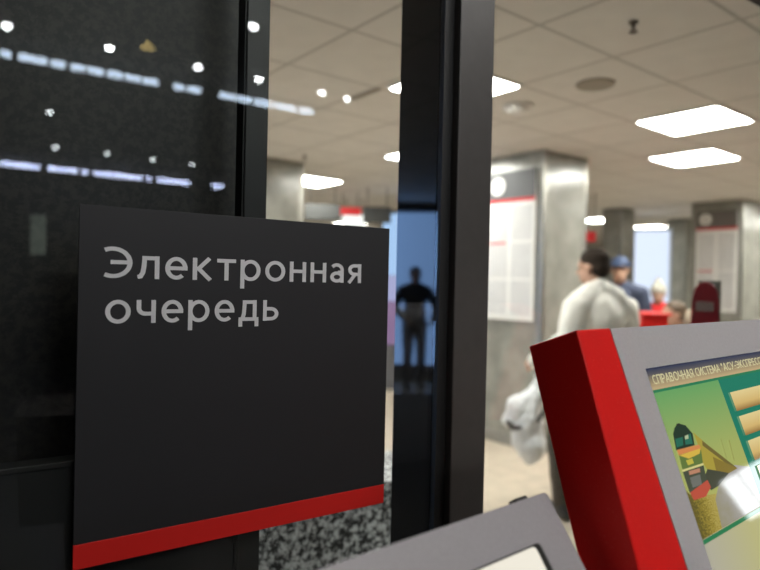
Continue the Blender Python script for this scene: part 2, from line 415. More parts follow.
# --- kiosk with the train picture
O, W, Mn = kframe((0.7285, 0.5225, 1.4425), math.radians(21))
T = 0.078
base = O+UK*0.30+NK*0.16; base.z = 0
k1 = thing('information_kiosk', 'tall grey touch-screen kiosk with red side cheeks, showing a train picture', 'kiosk', base)
PW, PH = 0.60, 0.47
scr = (0.0571, 0.545, 0.0597, 0.425)
bm = B(); ring(bm, O, UK, W, Mn, [(0, 0), (PW, 0), (PW, PH), (0, PH)], [(scr[0], scr[2]), (scr[1], scr[2]), (scr[1], scr[3]), (scr[0], scr[3])], -0.012, 0.0)
ob('front_panel', bm, M_grey, k1)
for sgn in (0, 1):
    bm = B()
    pts = [(-0.0813, -0.001), (-0.0012, -0.001), (-0.0012, PH+0.002), (-0.118, PH+0.002)]
    if sgn: pts = [(PW-p[0], p[1]) for p in pts]
    prism(bm, O, UK, W, Mn, pts, -T, 0.0005, 0.0022)
    ob('side_cheek', bm, M_red, k1, label='red painted side cheek')
bm = B(); obox(bm, O, UK, W, Mn, (0.0, PW, 0.004, PH, -T, -0.0125)); ob('back_housing', bm, M_grey2, k1)
# pedestal and foot
bm = B(); obox(bm, (base.x, base.y, 0), UK, NK, Z, (0.03, 0.28, -0.09, 0.09, 0.02, 1.12), 0.01); ob('pedestal', bm, M_grey2, k1)
bm = B(); obox(bm, (base.x, base.y, 0), UK, NK, Z, (-0.30, 0.30, -0.22, 0.16, 0.0, 0.02), 0.004); ob('foot_plate', bm, M_black, k1)
# the screen and what it shows
M_scr = screen_mat('screen_page', [(0.0, (176, 172, 158)), (0.35, (186, 182, 128)), (1.0, (196, 196, 160))], 0, 0.95)
bm = B(); prism(bm, O, UK, W, Mn, [(scr[0], scr[2]), (scr[1], scr[2]), (scr[1], scr[3]), (scr[0], scr[3])], -0.010, -0.006)
sc = ob('screen', bm, M_scr, k1, label='lit touch screen')
LV = [0]
def area(name, pts, mat, lift=None):
    """one flat area of the page on the screen, each a hair above the one before"""
    LV[0] += 1
    z = -0.006+0.00006*LV[0]
    b_ = B(); prism(b_, O, UK, W, Mn, pts, z-0.00004, z)
    return ob(name, b_, mat, sc)
def rect(a0, a1, b0, b1): return [(a0, b0), (a1, b0), (a1, b1), (a0, b1)]
SE = 0.95
M_hd = screen_mat('screen_header', [(0.0, (196, 172, 128)), (0.35, (150, 134, 104)), (0.72, (88, 86, 90)), (1.0, (50, 58, 84))], 2, SE)
area('title_band', rect(scr[0], scr[1], scr[2], 0.0905), M_hd)
area('title_rule', rect(scr[0], scr[1], 0.0905, 0.0945), screen_mat('screen_green', [(0.0, (44, 122, 84))], 0, SE))
area('side_column', rect(0.2885, scr[1], 0.0945, 0.289), screen_mat('screen_teal', [(0.0, (30, 122, 98))], 0, SE))
area('title_corner', [(scr[0], scr[2]), (0.068, scr[2]), (0.0655, 0.0665), (scr[0], 0.0675)], screen_mat('screen_blue', [(0.0, (18, 58, 168))], 0, SE))
area('title_corner', [(scr[0], 0.0685), (0.063, 0.0695), (0.062, 0.0895), (scr[0], 0.0895)], screen_mat('screen_salmon', [(0.0, (214, 138, 110))], 0, SE))
M_sky = screen_mat('screen_sky', [(0.0, (178, 176, 96)), (0.5, (162, 172, 98)), (1.0, (104, 162, 98))], 2, SE)
area('picture', rect(scr[0]+0.001, 0.2835, 0.0945, 0.289), M_sky)
area('picture_edge', rect(0.2835, 0.2890, 0.0945, 0.289), MATS['screen_teal'])
gr = [(scr[0]+0.001, 0.215), (0.0740, 0.232), (0.10, 0.240), (0.150, 0.246), (0.152, 0.289), (scr[0]+0.001, 0.289)]
area('grass', gr, screen_mat('screen_grass', [(0.2, (96, 88, 40)), (0.5, (150, 132, 50)), (0.8, (176, 160, 84))], 0, SE, 30, 1.6))
area('steam', [(0.130, 0.289), (0.140, 0.252), (0.165, 0.236), (0.20, 0.226), (0.235, 0.221), (0.2830, 0.232), (0.2830, 0.289)],
     screen_mat('screen_steam', [(0.0, (150, 144, 118)), (0.5, (160, 156, 150)), (1.0, (182, 178, 172))], 0, SE, 6, 0.6))
TR = [('carriage_side', [(0.1413, 0.1585), (0.1700, 0.1800), (0.2406, 0.2269), (0.2036, 0.2284), (0.1455, 0.2124), (0.1388, 0.2014), (0.1435, 0.1778)], (168, 152, 62)),
      ('carriage_side', [(0.1600, 0.1735), (0.2406, 0.2269), (0.2300, 0.2274), (0.1560, 0.1800)], (112, 100, 52)),
      ('carriage_side', [(0.1750, 0.1990), (0.2406, 0.2269), (0.2036, 0.2284), (0.1700, 0.2200)], (134, 116, 50)),
      ('undercarriage', [(0.1463, 0.2115), (0.207, 0.2279), (0.1612, 0.2380), (0.135, 0.2390), (0.1323, 0.2187)], (70, 72, 56)),
      ('buffer_beam', [(0.0751, 0.2031), (0.1384, 0.2051), (0.1330, 0.2290), (0.0750, 0.2310)], (72, 78, 62)),
      ('plough', [(0.0760, 0.2304), (0.1352, 0.2247), (0.1381, 0.2349), (0.1156, 0.2432), (0.0800, 0.2411)], (186, 82, 62)),
      ('cab', [(0.0826, 0.1534), (0.0915, 0.1465), (0.0997, 0.1434), (0.1075, 0.1415), (0.1258, 0.1469), (0.1383, 0.1603), (0.1324, 0.1761), (0.0764, 0.1745)], (38, 56, 42)),
      ('cab_window', [(0.0839, 0.1601), (0.1063, 0.1606), (0.1006, 0.1712), (0.0802, 0.1713)], (40, 104, 84)),
      ('cab_window', [(0.1123, 0.1605), (0.1323, 0.1594), (0.1285, 0.1733), (0.1067, 0.1715)], (44, 108, 88)),
      ('sun_visor', [(0.1123, 0.1605), (0.1240, 0.1596), (0.1210, 0.1650), (0.1110, 0.1650)], (176, 190, 150)),
      ('headlamp', [(0.1013, 0.1414), (0.1106, 0.142), (0.1097, 0.1452), (0.0978, 0.1447)], (46, 52, 40)),
      ('nose_band', [(0.0781, 0.1742), (0.1457, 0.1771), (0.1477, 0.183), (0.0786, 0.1817)], (206, 134, 78)),
      ('nose', [(0.0789, 0.1813), (0.1466, 0.183), (0.138, 0.2024), (0.075, 0.2014)], (96, 118, 60)),
      ('chevron', [(0.0786, 0.1817), (0.1460, 0.1825), (0.1378, 0.1887), (0.1024, 0.1899)], (212, 178, 72)),
      ('nose_badge', [(0.0928, 0.1908), (0.1123, 0.1911), (0.1119, 0.1979), (0.0944, 0.1975)], (190, 178, 70)),
      ('nose_rail', [(0.074, 0.2002), (0.1384, 0.202), (0.1378, 0.2045), (0.0739, 0.2029)], (212, 204, 136)),
      ('number_plate', [(0.0906, 0.2048), (0.1234, 0.2064), (0.1213, 0.2114), (0.0892, 0.2098)], (186, 132, 104)),
      ('coupling', [(0.088, 0.2130), (0.118, 0.2140), (0.114, 0.2270), (0.086, 0.2260)], (110, 112, 104)),
      ('mast', [(0.2431, 0.1848), (0.2448, 0.185), (0.2376, 0.2151), (0.2360, 0.2148)], (140, 136, 70)),
      ('mast', [(0.2180, 0.1790), (0.2192, 0.1792), (0.2150, 0.2080), (0.2138, 0.2078)], (140, 140, 76))]
for nm, pts, cl in TR:
    area(nm, pts, screen_mat('screen_%s_%d' % (nm, LV[0]), [(0.0, cl)], 0, SE))
area('page_rule', rect(scr[0], scr[1], 0.2890, 0.2945), screen_mat('screen_rule', [(0.0, (44, 122, 78))], 0, SE))
M_btn = screen_mat('screen_button', [(0.0, (150, 112, 60)), (0.35, (212, 180, 112)), (1.0, (226, 206, 146))], 2, SE)
for i in range(4):
    b0 = 0.1177+0.0391*i
    area('menu_button', rect(0.3075, 0.515, b0, b0+0.0305), M_btn)
M_ink = screen_mat('screen_ink', [(0.0, (120, 92, 44))], 0, SE)
LV[0] += 1
def words(s, a, b_, width, cap, mat, nm):
    t = text_bm(s, O+W*b_+Mn*(-0.006+0.00006*(LV[0]+1)), UK, -W, Mn, a, width, cap, thick=0.00003, pen=0.12, gap=0.10)
    return ob(nm, t, mat, sc)
M_tit = screen_mat('screen_title_ink', [(0.0, (214, 206, 160))], 0, SE)
words('СПРАВОЧНАЯ', 0.0743, 0.0835, 0.1285, 0.0135, M_tit, 'title_word')
words('СИСТЕМА', 0.2105, 0.0830, 0.090, 0.0130, M_tit, 'title_word')
words('"АСУ-ЭКСПРЕСС"', 0.309, 0.0825, 0.180, 0.0130, M_tit, 'title_word')

# --- lower kiosk in front, its page blank and bright
O2, W2, M2 = kframe((0.5900, 0.5072, 1.2490), math.radians(37))
base2 = O2-UK*0.25+NK*0.13; base2.z = 0
k2 = thing('information_kiosk', 'low grey kiosk sloping away beneath the sign, with a blank cream screen', 'kiosk', base2)
bm = B(); s2 = (-0.45, -0.0520, 0.0475, 0.33)
o_ = rrect(-0.50, 0, 0, 0.38, 0.006, 3); i_ = rrect(s2[0], s2[1], s2[2], s2[3], 0.006, 3)
ring(bm, O2, UK, W2, M2, o_, i_, -0.03, 0.0); ob('front_panel', bm, M_grey2, k2)
bm = B(); obox(bm, O2, UK, W2, M2, (-0.498, -0.002, 0.002, 0.378, -0.055, -0.030)); ob('back_housing', bm, M_grey2, k2)
bm = B(); ring(bm, O2, UK, W2, M2, rrect(s2[0]+0.0002, s2[1]-0.0002, s2[2]+0.0002, s2[3]-0.0002, 0.006, 3), rrect(s2[0]+0.003, s2[1]-0.003, s2[2]+0.002, s2[3]-0.003, 0.005, 3), -0.012, -0.0006); ob('gasket', bm, M_black, k2)
bm = B(); prism(bm, O2, UK, W2, M2, rrect(s2[0], s2[1], s2[2], s2[3], 0.006, 3), -0.012, -0.006)
ob('screen', bm, screen_mat('screen_cream', [(0.0, (246, 240, 224))], 0, 0.95), k2, label='blank cream lit screen')
bm = B(); obox(bm, O2, UK, W2, M2, (-0.050, -0.028, -0.005, 0.004, -0.020, -0.006), 0.002); ob('latch', bm, M_black, k2)
bm = B(); obox(bm, (base2.x, base2.y, 0), UK, NK, Z, (-0.16, 0.16, -0.08, 0.07, 0.02, 1.08), 0.01); ob('pedestal', bm, M_grey2, k2)
bm = B(); obox(bm, (base2.x, base2.y, 0), UK, NK, Z, (-0.22, 0.22, -0.2, 0.12, 0.0, 0.02), 0.004); ob('foot_plate', bm, M_black, k2)

# ------------------------------------------------------------------ columns of the bright hall
def column(u0, u1, v0, v1, label, ang=None):
    ctr = hw((u0+u1)/2, (v0+v1)/2)
    t = thing('column', label, 'column', ctr, 'stone clad columns of the bright hall')
    b_ = B(); obox(b_, (0, 0, 0), UH, VH, Z, (u0, u1, v0, v1, 0.0, ZC), 0.012)
    ob('shaft', b_, M_marble, t)
    b_ = B(); e = 0.012
    obox(b_, (0, 0, 0), UH, VH, Z, (u0-e, u1+e, v0-e, v1+e, 0.0, 0.10), 0.004); ob('base_skirt', b_, M_steeltrim, t)
    for u, v in ((u0, v0), (u1, v0), (u0, v1), (u1, v1)):
        su, sv = (1 if u == u0 else -1), (1 if v == v0 else -1)
        b_ = B()
        pts = [(u-0.004*su, v-0.004*sv), (u+0.05*su, v-0.004*sv), (u+0.05*su, v+0.002*sv), (u+0.002*su, v+0.002*sv), (u+0.002*su, v+0.05*sv), (u-0.004*su, v+0.05*sv)]
        prism(b_, (0, 0, 0), UH, VH, Z, pts, 0.10, ZC-0.001)
        ob('corner_strip', b_, M_steeltrim, t)
    return t
column(4.51, 5.16, 3.45, 4.15, 'grey stone column nearest the glass, just right of the door post, carrying a white notice board')
column(8.88, 9.54, 3.55, 4.22, 'grey stone column at the far right, carrying a notice board with a dark heading')
column(8.70, 9.08, 5.20, 5.51, 'slim grey column behind the man in the white jacket')
column(10.77, 11.2, 5.20, 5.54, 'distant grey column just right of the tall glowing display')
column(2.75, 3.30, 5.55, 6.10, 'grey column seen above the sign through the narrow pane')

# ------------------------------------------------------------------ notice boards on the columns
M_white = pm('board_white', (0.80, 0.79, 0.77), 0.45, nscale=6, namt=0.02)
M_hdr = pm('board_heading', (0.085, 0.085, 0.092), 0.5, nscale=6, namt=0.05)
M_hdr2 = pm('board_heading_brown', (0.14, 0.125, 0.115), 0.5, nscale=6, namt=0.05)
M_bred = pm('board_red', lin((200, 40, 45)), 0.5, nscale=6, namt=0.05)
SH = [sheet_mat('printed_sheet_%d' % i, (0.72, 0.72, 0.72), (0.42, 0.42, 0.44), 34+6*i, i) for i in range(3)]
def board(u, va, vb, zb, zt, zh, label, hdr, rows, sym):
    """a notice board on the face u of a column; va is its left edge seen from the front"""
    o0 = hw(u, (va+vb)/2, zb)
    t = thing('notice_board', label, 'notice board', o0, 'notice boards on the columns')
    F_ = ((0, 0, 0), VH, Z, -UH)
    def pl(nm, v0, v1, z0, z1, d0, d1, mat, par, bev=0.0):
        b_ = B(); obox(b_, hw(u, 0), VH, Z, -UH, (v0, v1, z0, z1, d0, d1), bev); return ob(nm, b_, mat, par)
    pl('board', vb, va, zb, zt, 0.0, 0.015, M_white, t, 0.003)
    h = pl('heading', vb, va, zh+0.035, zt, 0.0151, 0.018, hdr, t)
    pl('red_rule', vb, va, zh, zh+0.034, 0.0151, 0.018, M_bred, t)
    w = va-vb; vc = va-w*0.235; zc = (zt+zh+0.035)/2; r = (zt-zh)*0.30
    b_ = B(); prism(b_, hw(u, vc, zc), VH, Z, -UH, [(r*math.cos(2*PI*i/32), r*math.sin(2*PI*i/32)) for i in range(32)], 0.0182, 0.021)
    em = ob('emblem', b_, M_white, h, label='white disc with a dark i')
    for nm, s in (('emblem_mark', (-0.11, 0.13, -0.55, 0.18)), ('emblem_mark', (-0.11, 0.13, 0.33, 0.60))):
        b_ = B(); obox(b_, hw(u, vc, zc), -VH, Z, -UH, (s[0]*r, s[1]*r, s[2]*r, s[3]*r, 0.0211, 0.0225)); ob(nm, b_, M_hdr, h)
    gz = zh-0.03-zb-0.03; g = 0.025; ch = gz/rows
    k = 0
    for i in range(rows):
        for j in range(2):
            v1 = va-0.035-j*(w/2-0.01); v0 = v1-(w/2-0.055)
            z1 = zh-0.035-i*ch; z0 = z1-ch+g
            pl('sheet', v0, v1, z0, z1, 0.0151, 0.0165, SH[k % 3], t); k += 1
    pl('red_heading', va-0.035-(w/2-0.075), va-0.035, zh-0.035-ch-0.006, zh-0.035-ch+0.014, 0.0168, 0.018, M_bred, t)
    return t
board(4.494, 4.085, 3.515, 1.165, 2.54, 2.255, 'white notice board of printed sheets on the nearest column, right of the door post', M_hdr, 3, None)
b2 = board(8.864, 4.145, 3.60, 1.18, 2.565, 2.30, 'notice board with brown grey heading on the far right column', M_hdr2, 2, None)

# ------------------------------------------------------------------ ceiling fittings of the bright hall
M_panel = lamp_mat('panel_light', (1.0, 0.965, 0.90), 41.0)
M_frame = pm('white_metal', (0.75, 0.74, 0.71), 0.4, nscale=10, namt=0.02)
def hall_light(u, v, first=[None], label=''):
    loc = hw(u, v, ZC)
    if first[0] is None:
        t = thing('ceiling_light', label, 'ceiling light', loc, 'square lights in the tiled ceiling')
        h = 0.30
        b_ = B(); ring(b_, loc, UH, VH, Z, rrect(-h, h, -h, h, 0.02), rrect(-h+0.018, h-0.018, -h+0.018, h-0.018, 0.02), -0.012, -0.0005); ob('frame', b_, M_frame, t)
        b_ = B(); prism(b_, loc, UH, VH, Z, rrect(-h+0.018, h-0.018, -h+0.018, h-0.018, 0.02), -0.009, -0.002); ob('diffuser', b_, M_panel, t)
        first[0] = t; return t
    return dup(first[0], loc, label)
def tile(i, j): return 2.33+0.62*i+0.31, 1.83+0.62*j+0.31
LT = [(3, 0, 'large square ceiling light at the upper right, the nearer of the pair'),
      (5, 1, 'square ceiling light just below and behind the nearer right one'),
      (0, 1, 'square ceiling light half hidden behind the top of the door post'),
      (2, 4, 'square ceiling light at the left edge of the door post, beyond the nearest'),
      (2, 7, 'square ceiling light beside the small column, above the sign'),
      (12, 7, 'distant ceiling light behind the head of the man in white'),
      (15, 7, 'distant ceiling light above the tall glowing display')]
for i, j, l in LT: hall_light(*({(2, 4): (3.96, 4.40), (2, 7): (3.97, 6.50), (0, 1): (2.67, 2.73), (5, 1): (5.78, 2.74)}.get((i, j)) or tile(i, j)), label=l)
HID = 'added square ceiling light out of view, brightening the hall'  # extra lights put where they stay hidden, to raise the hall's brightness
for i, j in ((-4, 7), (-2, 4), (-2, 8), (-7, 8), (6, -1), (9, -1), (12, -1), (15, 1), (10, 1), (12, 1), (8, 14), (12, 13)):
    u, v = tile(i, j)
    hall_light(u, v, label=HID)
# round speaker, smoke detector, sprinkler, slot vent
p = hw(*tile(1, 0), ZC)
M_spk = pm('speaker_tan', (0.34, 0.30, 0.24), 0.6, nscale=90, namt=0.25)
t = thing('ceiling_speaker', 'round tan loudspeaker grille in the ceiling right of the post', 'loudspeaker', p)
bm = B(); lathe(bm, p, [(0.100, -0.010), (0.108, -0.012), (0.112, -0.006), (0.112, -0.0005), (0.100, -0.0005)]); ob('rim', bm, M_spk, t)
bm = B(); lathe(bm, p, [(0.02, -0.012), (0.06, -0.0115), (0.099, -0.009), (0.099, -0.003)]); ob('grille', bm, M_spk, t)
p = hw(3.28, 2.74, ZC)
t = thing('smoke_detector', 'white dome shaped smoke detector on the ceiling beside the post', 'smoke detector', p)
bm = B(); lathe(bm, p, [(0.105, -0.0005), (0.105, -0.014), (0.09, -0.02), (0.085, -0.02)]); ob('base', bm, M_frame, t)
bm = B(); lathe(bm, p, [(0.084, -0.0201), (0.08, -0.035), (0.05, -0.05), (0.02, -0.053)]); ob('dome', bm, M_frame, t, smooth=True)
p = hw(2.62, 1.53, ZC)
M_brass = pm('dull_brass', (0.10, 0.075, 0.05), 0.4, metal=0.5, nscale=30, namt=0.1)
t = thing('ceiling_sprinkler', 'small dark sprinkler head hanging from the ceiling at the top right', 'sprinkler', p)
bm = B(); lathe(bm, p, [(0.022, 0.02), (0.022, -0.006), (0.008, -0.008), (0.008, -0.028)], 16); ob('stem', bm, M_brass, t)
for s in (-1, 1):
    bm = B(); tube(bm, p+V((0.007*s, 0, -0.026)), p+V((0.010*s, 0, -0.046)), 0.002, n=8); ob('arm', bm, M_brass, t)
bm = B(); lathe(bm, p, [(0.020, -0.046), (0.020, -0.049), (0.004, -0.051)], 16); ob('deflector', bm, M_brass, t)
for (u, v, l) in ((3.1, 5.2, 'small dark sprinkler head above the small column'),):
    dup(t, hw(u, v, ZC), l)
a, b = hw(2.36, 3.36, ZC), hw(2.36, 3.07, ZC)
bm = B(); obox(bm, hw(2.36, 3.07, ZC), UH, VH, Z, (-0.016, 0.016, 0, 0.30, -0.010, -0.0005), 0.002)
tag(ob('slot_vent', bm, M_spk, origin=hw(2.36, 3.2, ZC)), 'narrow dark slot vent in the ceiling left of the post', 'vent')

# ------------------------------------------------------------------ hanging boards and lit displays far inside the hall
def hang_board(c, w, h, mat, label, cat, em=None):
    """a board hung from the ceiling, its face along the hall's cross axis"""
    t = thing('hanging_sign', label, cat, c)
    fdir = (-V(c)).copy(); fdir.z = 0; fdir.normalize(); sd = V((-fdir.y, fdir.x, 0))
    b_ = B(); obox(b_, c, sd, fdir, Z, (-w/2, w/2, -0.03, 0.03, -h/2, h/2), 0.006); ob('board', b_, mat, t)
    for s in (-0.35, 0.35):
        b_ = B(); p_ = V(c)+sd*w*s; tube(b_, p_+Z*(h/2-0.002), V((p_.x, p_.y, ZC-0.001)), 0.006, n=8); ob('hanger', b_, M_stile, t)
    return t
M_hang = pm('dark_hanging_board', (0.03, 0.031, 0.03), 0.6, nscale=5, namt=0.1)
M_hangred = pm('red_hanging_board', lin((214, 26, 34)), 0.5, nscale=5, namt=0.1)
M_hangw = lamp_mat('lit_white_board', (1, 0.99, 0.96), 1.5)
hang_board((3.83, 7.07, 2.37), 0.46, 0.20, M_hang, 'dark sign board hung above the sign, beside the small column', 'sign')
hang_board((4.38, 7.30, 2.445), 0.30, 0.11, M_hangred, 'red sign hung from the ceiling above the white one', 'sign')
hang_board((4.69, 7.70, 2.37), 0.34, 0.16, M_hangw, 'glowing white sign hung below the red one', 'sign')
hang_board((4.41, 6.67, 2.35), 0.36, 0.20, M_hang, 'dark sign board hung left of the door post', 'sign')
hang_board((6.70, 5.13, 2.13), 0.12, 0.13, M_hangred, 'little red sign hung behind the head of the man in white', 'sign')

def display(base, facing, w, z0, z1, mats, label, frame, cat='lit display'):
    """a free-standing lit display: cabinet, plinth and lit face(s)"""
    base = V((base[0], base[1], 0)); f = V((facing[0], facing[1], 0)).normalized(); sd = V((-f.y, f.x, 0))
    t = thing('lit_display', label, cat, base)
    b_ = B(); obox(b_, base, sd, f, Z, (-w/2-0.04, w/2+0.04, -0.10, 0.0, 0.0, z1+0.05), 0.01); ob('cabinet', b_, frame, t)
    n = len(mats); k = z0
    for m_, frac in mats:
        k2_ = k+(z1-z0)*frac
        b_ = B(); obox(b_, base, sd, f, Z, (-w/2, w/2, 0.001, 0.012, k, k2_-0.004)); ob('lit_face', b_, m_, t); k = k2_
    return t
L_blue = lamp_mat('display_blue', lin((128, 166, 225)), 13.0)
L_pale = lamp_mat('display_pale_blue', lin((176, 208, 250)), 1.1)
L_pink = lamp_mat('display_pink', lin((186, 150, 196)), 0.6)
L_lav = lamp_mat('display_lavender', lin((190, 190, 235)), 0.9)
L_white = lamp_mat('display_white', lin((224, 232, 255)), 1.35)
M_dispframe = pm('display_frame', (0.10, 0.10, 0.11), 0.4, nscale=20, namt=0.1)
display((5.02, 6.98), (-0.59, -0.81), 0.50, 0.62, 2.44, ((L_pink, 0.33), (L_lav, 0.20), (L_pale, 0.47)), 'lit display of pale blue over pink, showing between the sign and the door post', M_dispframe)
display((9.72, 6.20), (-0.84, -0.54), 0.56, 0.5, 2.46, ((L_white, 1.0),), 'tall glowing white display beyond the person in the blue cap', pm('display_frame_pale', (0.5, 0.55, 0.62), 0.4, nscale=20, namt=0.1))
display((-4.05, 7.55), (0.617, -0.786), 1.15, 0.25, 2.55, ((L_blue, 1.0),), 'tall blue lit display, mirrored in the glossy side of the door post', M_dispframe)

# added dark sheet left of the glass, darkens the floor reflected in the glossy post
md = V((-0.56, 0.83, 0)); ms = V((0.83, 0.56, 0))
bm = B(); obox(bm, (-0.9, 2.3, 0), md, ms, Z, (-0.2, 5.0, -1.1, 0.9, 0.0, 0.008), 0.003)
tag(ob('reflection_darkener', bm, pm('dark_sheet', (0.02, 0.02, 0.02), 0.9, nscale=60, namt=0.2), origin=(-2.2, 4.3, 0)), 'added dark sheet on the floor, darkening the reflection in the glossy door post', 'reflection sheet')
# red service counter and the red round-topped post near the glass
M_credd = pm('counter_red', lin((214, 34, 30)), 0.4, nscale=8, namt=0.05)
t = thing('service_counter', 'low red counter in front of the person in red, inside the hall', 'counter', (4.60, 2.86, 0))
cd = V((0.84, -0.54, 0)); cs = V((0.54, 0.84, 0))
bm = B(); obox(bm, (4.60, 2.86, 0), cs, cd, Z, (-0.05, 0.24, -0.15, 0.06, 0.02, 1.27), 0.01); ob('body', bm, M_credd, t)
bm = B(); obox(bm, (4.60, 2.86, 0), cs, cd, Z, (-0.07, 0.26, -0.17, 0.08, 1.2705, 1.295), 0.008); ob('worktop', bm, M_credd, t)
bm = B(); obox(bm, (4.60, 2.86, 0), cs, cd, Z, (-0.03, 0.22, -0.13, 0.04, 0.0, 0.0195)); ob('plinth', bm, M_black, t)

M_dred = pm('dark_red_plastic', lin((120, 18, 30)), 0.35, nscale=12, namt=0.1)
M_plate = pm('dull_plate', lin((122, 104, 98)), 0.5, nscale=20, namt=0.1)
M_darkgreen = pm('grey_green_back', lin((92, 92, 84)), 0.5, nscale=20, namt=0.1)
pc = V((2.58, 1.395, 0)); pf = V((-0.88, -0.475, 0)).normalized(); ps = V((pf.y, -pf.x, 0)); ps = -ps if ps.x < 0 else ps
t = thing('ticket_validator', 'dark red round-topped post with a dull plate, just beyond the glass above the kiosk', 'ticket validator', pc)
pts = [(-0.050, 1.33), (0.050, 1.33), (0.053, 1.36), (0.049, 1.45)]
for i in range(11):
    a_ = PI*i/10; pts.append((0.047*math.cos(a_)*(1 if abs(math.cos(a_)) > 0.5 else 1.0), 1.462+0.068*math.sin(a_)))
pts += [(-0.049, 1.45), (-0.053, 1.36)]
bm = B(); prism(bm, pc, ps, Z, pf, pts, -0.03, 0.03, 0.006); ob('head', bm, M_dred, t)
bm = B(); obox(bm, pc, ps, Z, pf, (-0.036, 0.032, 1.404, 1.444, 0.0302, 0.034), 0.001); ob('plate', bm, M_plate, t)
bm = B(); obox(bm, pc, ps, Z, pf, (-0.030, 0.058, 1.36, 1.532, -0.045, -0.031), 0.001); ob('back_plate', bm, M_darkgreen, t)
bm = B(); obox(bm, pc, ps, Z, pf, (-0.03, 0.03, 0.015, 1.3295, -0.025, 0.025), 0.006); ob('post', bm, M_dred, t)
bm = B(); obox(bm, pc, ps, Z, pf, (-0.08, 0.08, 0, 0.0145, -0.08, 0.08), 0.004); ob('foot_plate', bm, M_black, t)

# granite block behind the narrow pane
bm = B(); box(bm, (0.46, 1.30, 1.56, 1.85, 0, 0.885), 0.006)
g = ob('granite_block', bm, M_granite, origin=(0.88, 1.7, 0)); tag(g, 'speckled black and white granite block behind the glass below the sign', 'plinth')

# ------------------------------------------------------------------ lights of the dim hall on the camera's side
M_dl = lamp_mat('downlight_lens', (0.96, 0.98, 1.0), 70.0)
M_dl2 = lamp_mat('downlight_lens_far', (0.92, 0.97, 1.0), 30.0)
def downlight(x, y, first, mat, label, grp, r=0.028):
    loc = V((x, y, ZF))
    if first[0] is None:
        t = thing('downlight', label, 'downlight', loc, grp)
        b_ = B(); lathe(b_, loc, [(r, -0.001), (r+0.014, -0.001), (r+0.014, -0.008), (r+0.001, -0.012), (r, -0.006)], 20); ob('bezel', b_, M_stile, t)
        b_ = B(); lathe(b_, loc, [(r-0.001, -0.0130)]+[(r*1.05*math.cos(a*PI/20), -0.012-r*1.05*math.sin(a*PI/20)) for a in range(0, 10)], 20); ob('lens', b_, mat, t)
        first[0] = t; return t
    return dup(first[0], loc, label)
f1, f2 = [None], [None]
LD1 = 'small bright downlight of the near row, mirrored high in the glass'
for x in (0.22, 0.87, 1.53, 2.05, 2.65):
    downlight(x, -3.05, f1, M_dl, LD1, 'near row of downlights mirrored in the glass')
for (x, y) in ((2.92, -3.06), (1.58, -2.03)): downlight(x, y, f1, M_dl, 'bright downlight set apart from the row, mirrored in the glass left of the post', 'downlights')
for (x, y) in ((4.17, -0.26), (4.93, -0.58), (4.64, -0.28)): downlight(x, y, f1, M_dl, 'small bright downlight mirrored in the right-hand pane', 'downlights mirrored in the right pane')
for x in (0.99, 1.63, 2.25, 2.81): downlight(x, -7.38, f2, M_dl2, 'faint downlight of the far row, mirrored above the lower light strip', 'far row of downlights mirrored in the glass')
downlight(0.72, -5.39, f2, M_dl2, 'single faint downlight mirrored between the two light strips', 'downlights')

L_s1 = lamp_mat('strip_white_blue', lin((205, 222, 245)), 15.0)
L_s2 = lamp_mat('strip_lavender', lin((200, 210, 250)), 26.0)
def strips(segs, y, z, hgt, mat, grp, label, fx):
    for a_, b_ in segs:
        xa, xb = fx(a_), fx(b_); c_ = V(((xa+xb)/2, y, ZF))
        t = thing('strip_light', label, 'strip light', c_, grp)
        q_ = B(); obox(q_, c_, X, Y, Z, (-(xb-xa)/2, (xb-xa)/2, -0.03, 0.03, -0.03, -0.0005), 0.002); ob('housing', q_, M_stile, t)
        q_ = B(); obox(q_, c_, X, Y, Z, (-(xb-xa)/2+0.004, (xb-xa)/2-0.004, -0.025, 0.025, -0.03-hgt, -0.0302)); ob('tube', q_, mat, t)
strips(((0, 12), (18, 48), (51, 66), (71, 86), (88, 104), (107, 123), (125, 140), (142, 158), (174, 184), (187, 201), (220, 237), (239, 254), (257, 275), (278, 300), (304, 318)),
       -3.57, ZF, 0.045, L_s1, 'upper broken row of strip lights', 'short bluish strip light of the upper row, mirrored across the dark pane', lambda x: 0.2+0.006339*x+6.085e-6*x*x)
strips(((0, 39), (47, 77), (81, 87), (92, 142), (146.5, 151), (158, 191), (216, 226)),
       -9.0, ZF, 0.06, L_s2, 'lower broken row of strip lights', 'lavender strip light of the lower row, mirrored just above the sign', lambda x: 0.43+0.0130*x+9.4e-6*x*x)
# hanging lamp with a small amber shade
p = V((0.963, -2.27, 3.2))
t = thing('pendant_lamp', 'small amber pendant lamp mirrored above the lettering', 'lamp', p)
bm = B(); tube(bm, p+Z*-0.19, p, 0.004, n=8); ob('cord', bm, M_black, t)
bm = B(); lathe(bm, p, [(0.010, -0.19), (0.014, -0.195), (0.050, -0.235), (0.046, -0.236), (0.012, -0.20)], 24); ob('lamp_shade', bm, pm('amber_shade', (0.4, 0.28, 0.08), 0.4, em=lin((235, 205, 130)), ems=4.5, nscale=20, namt=0.1), t)
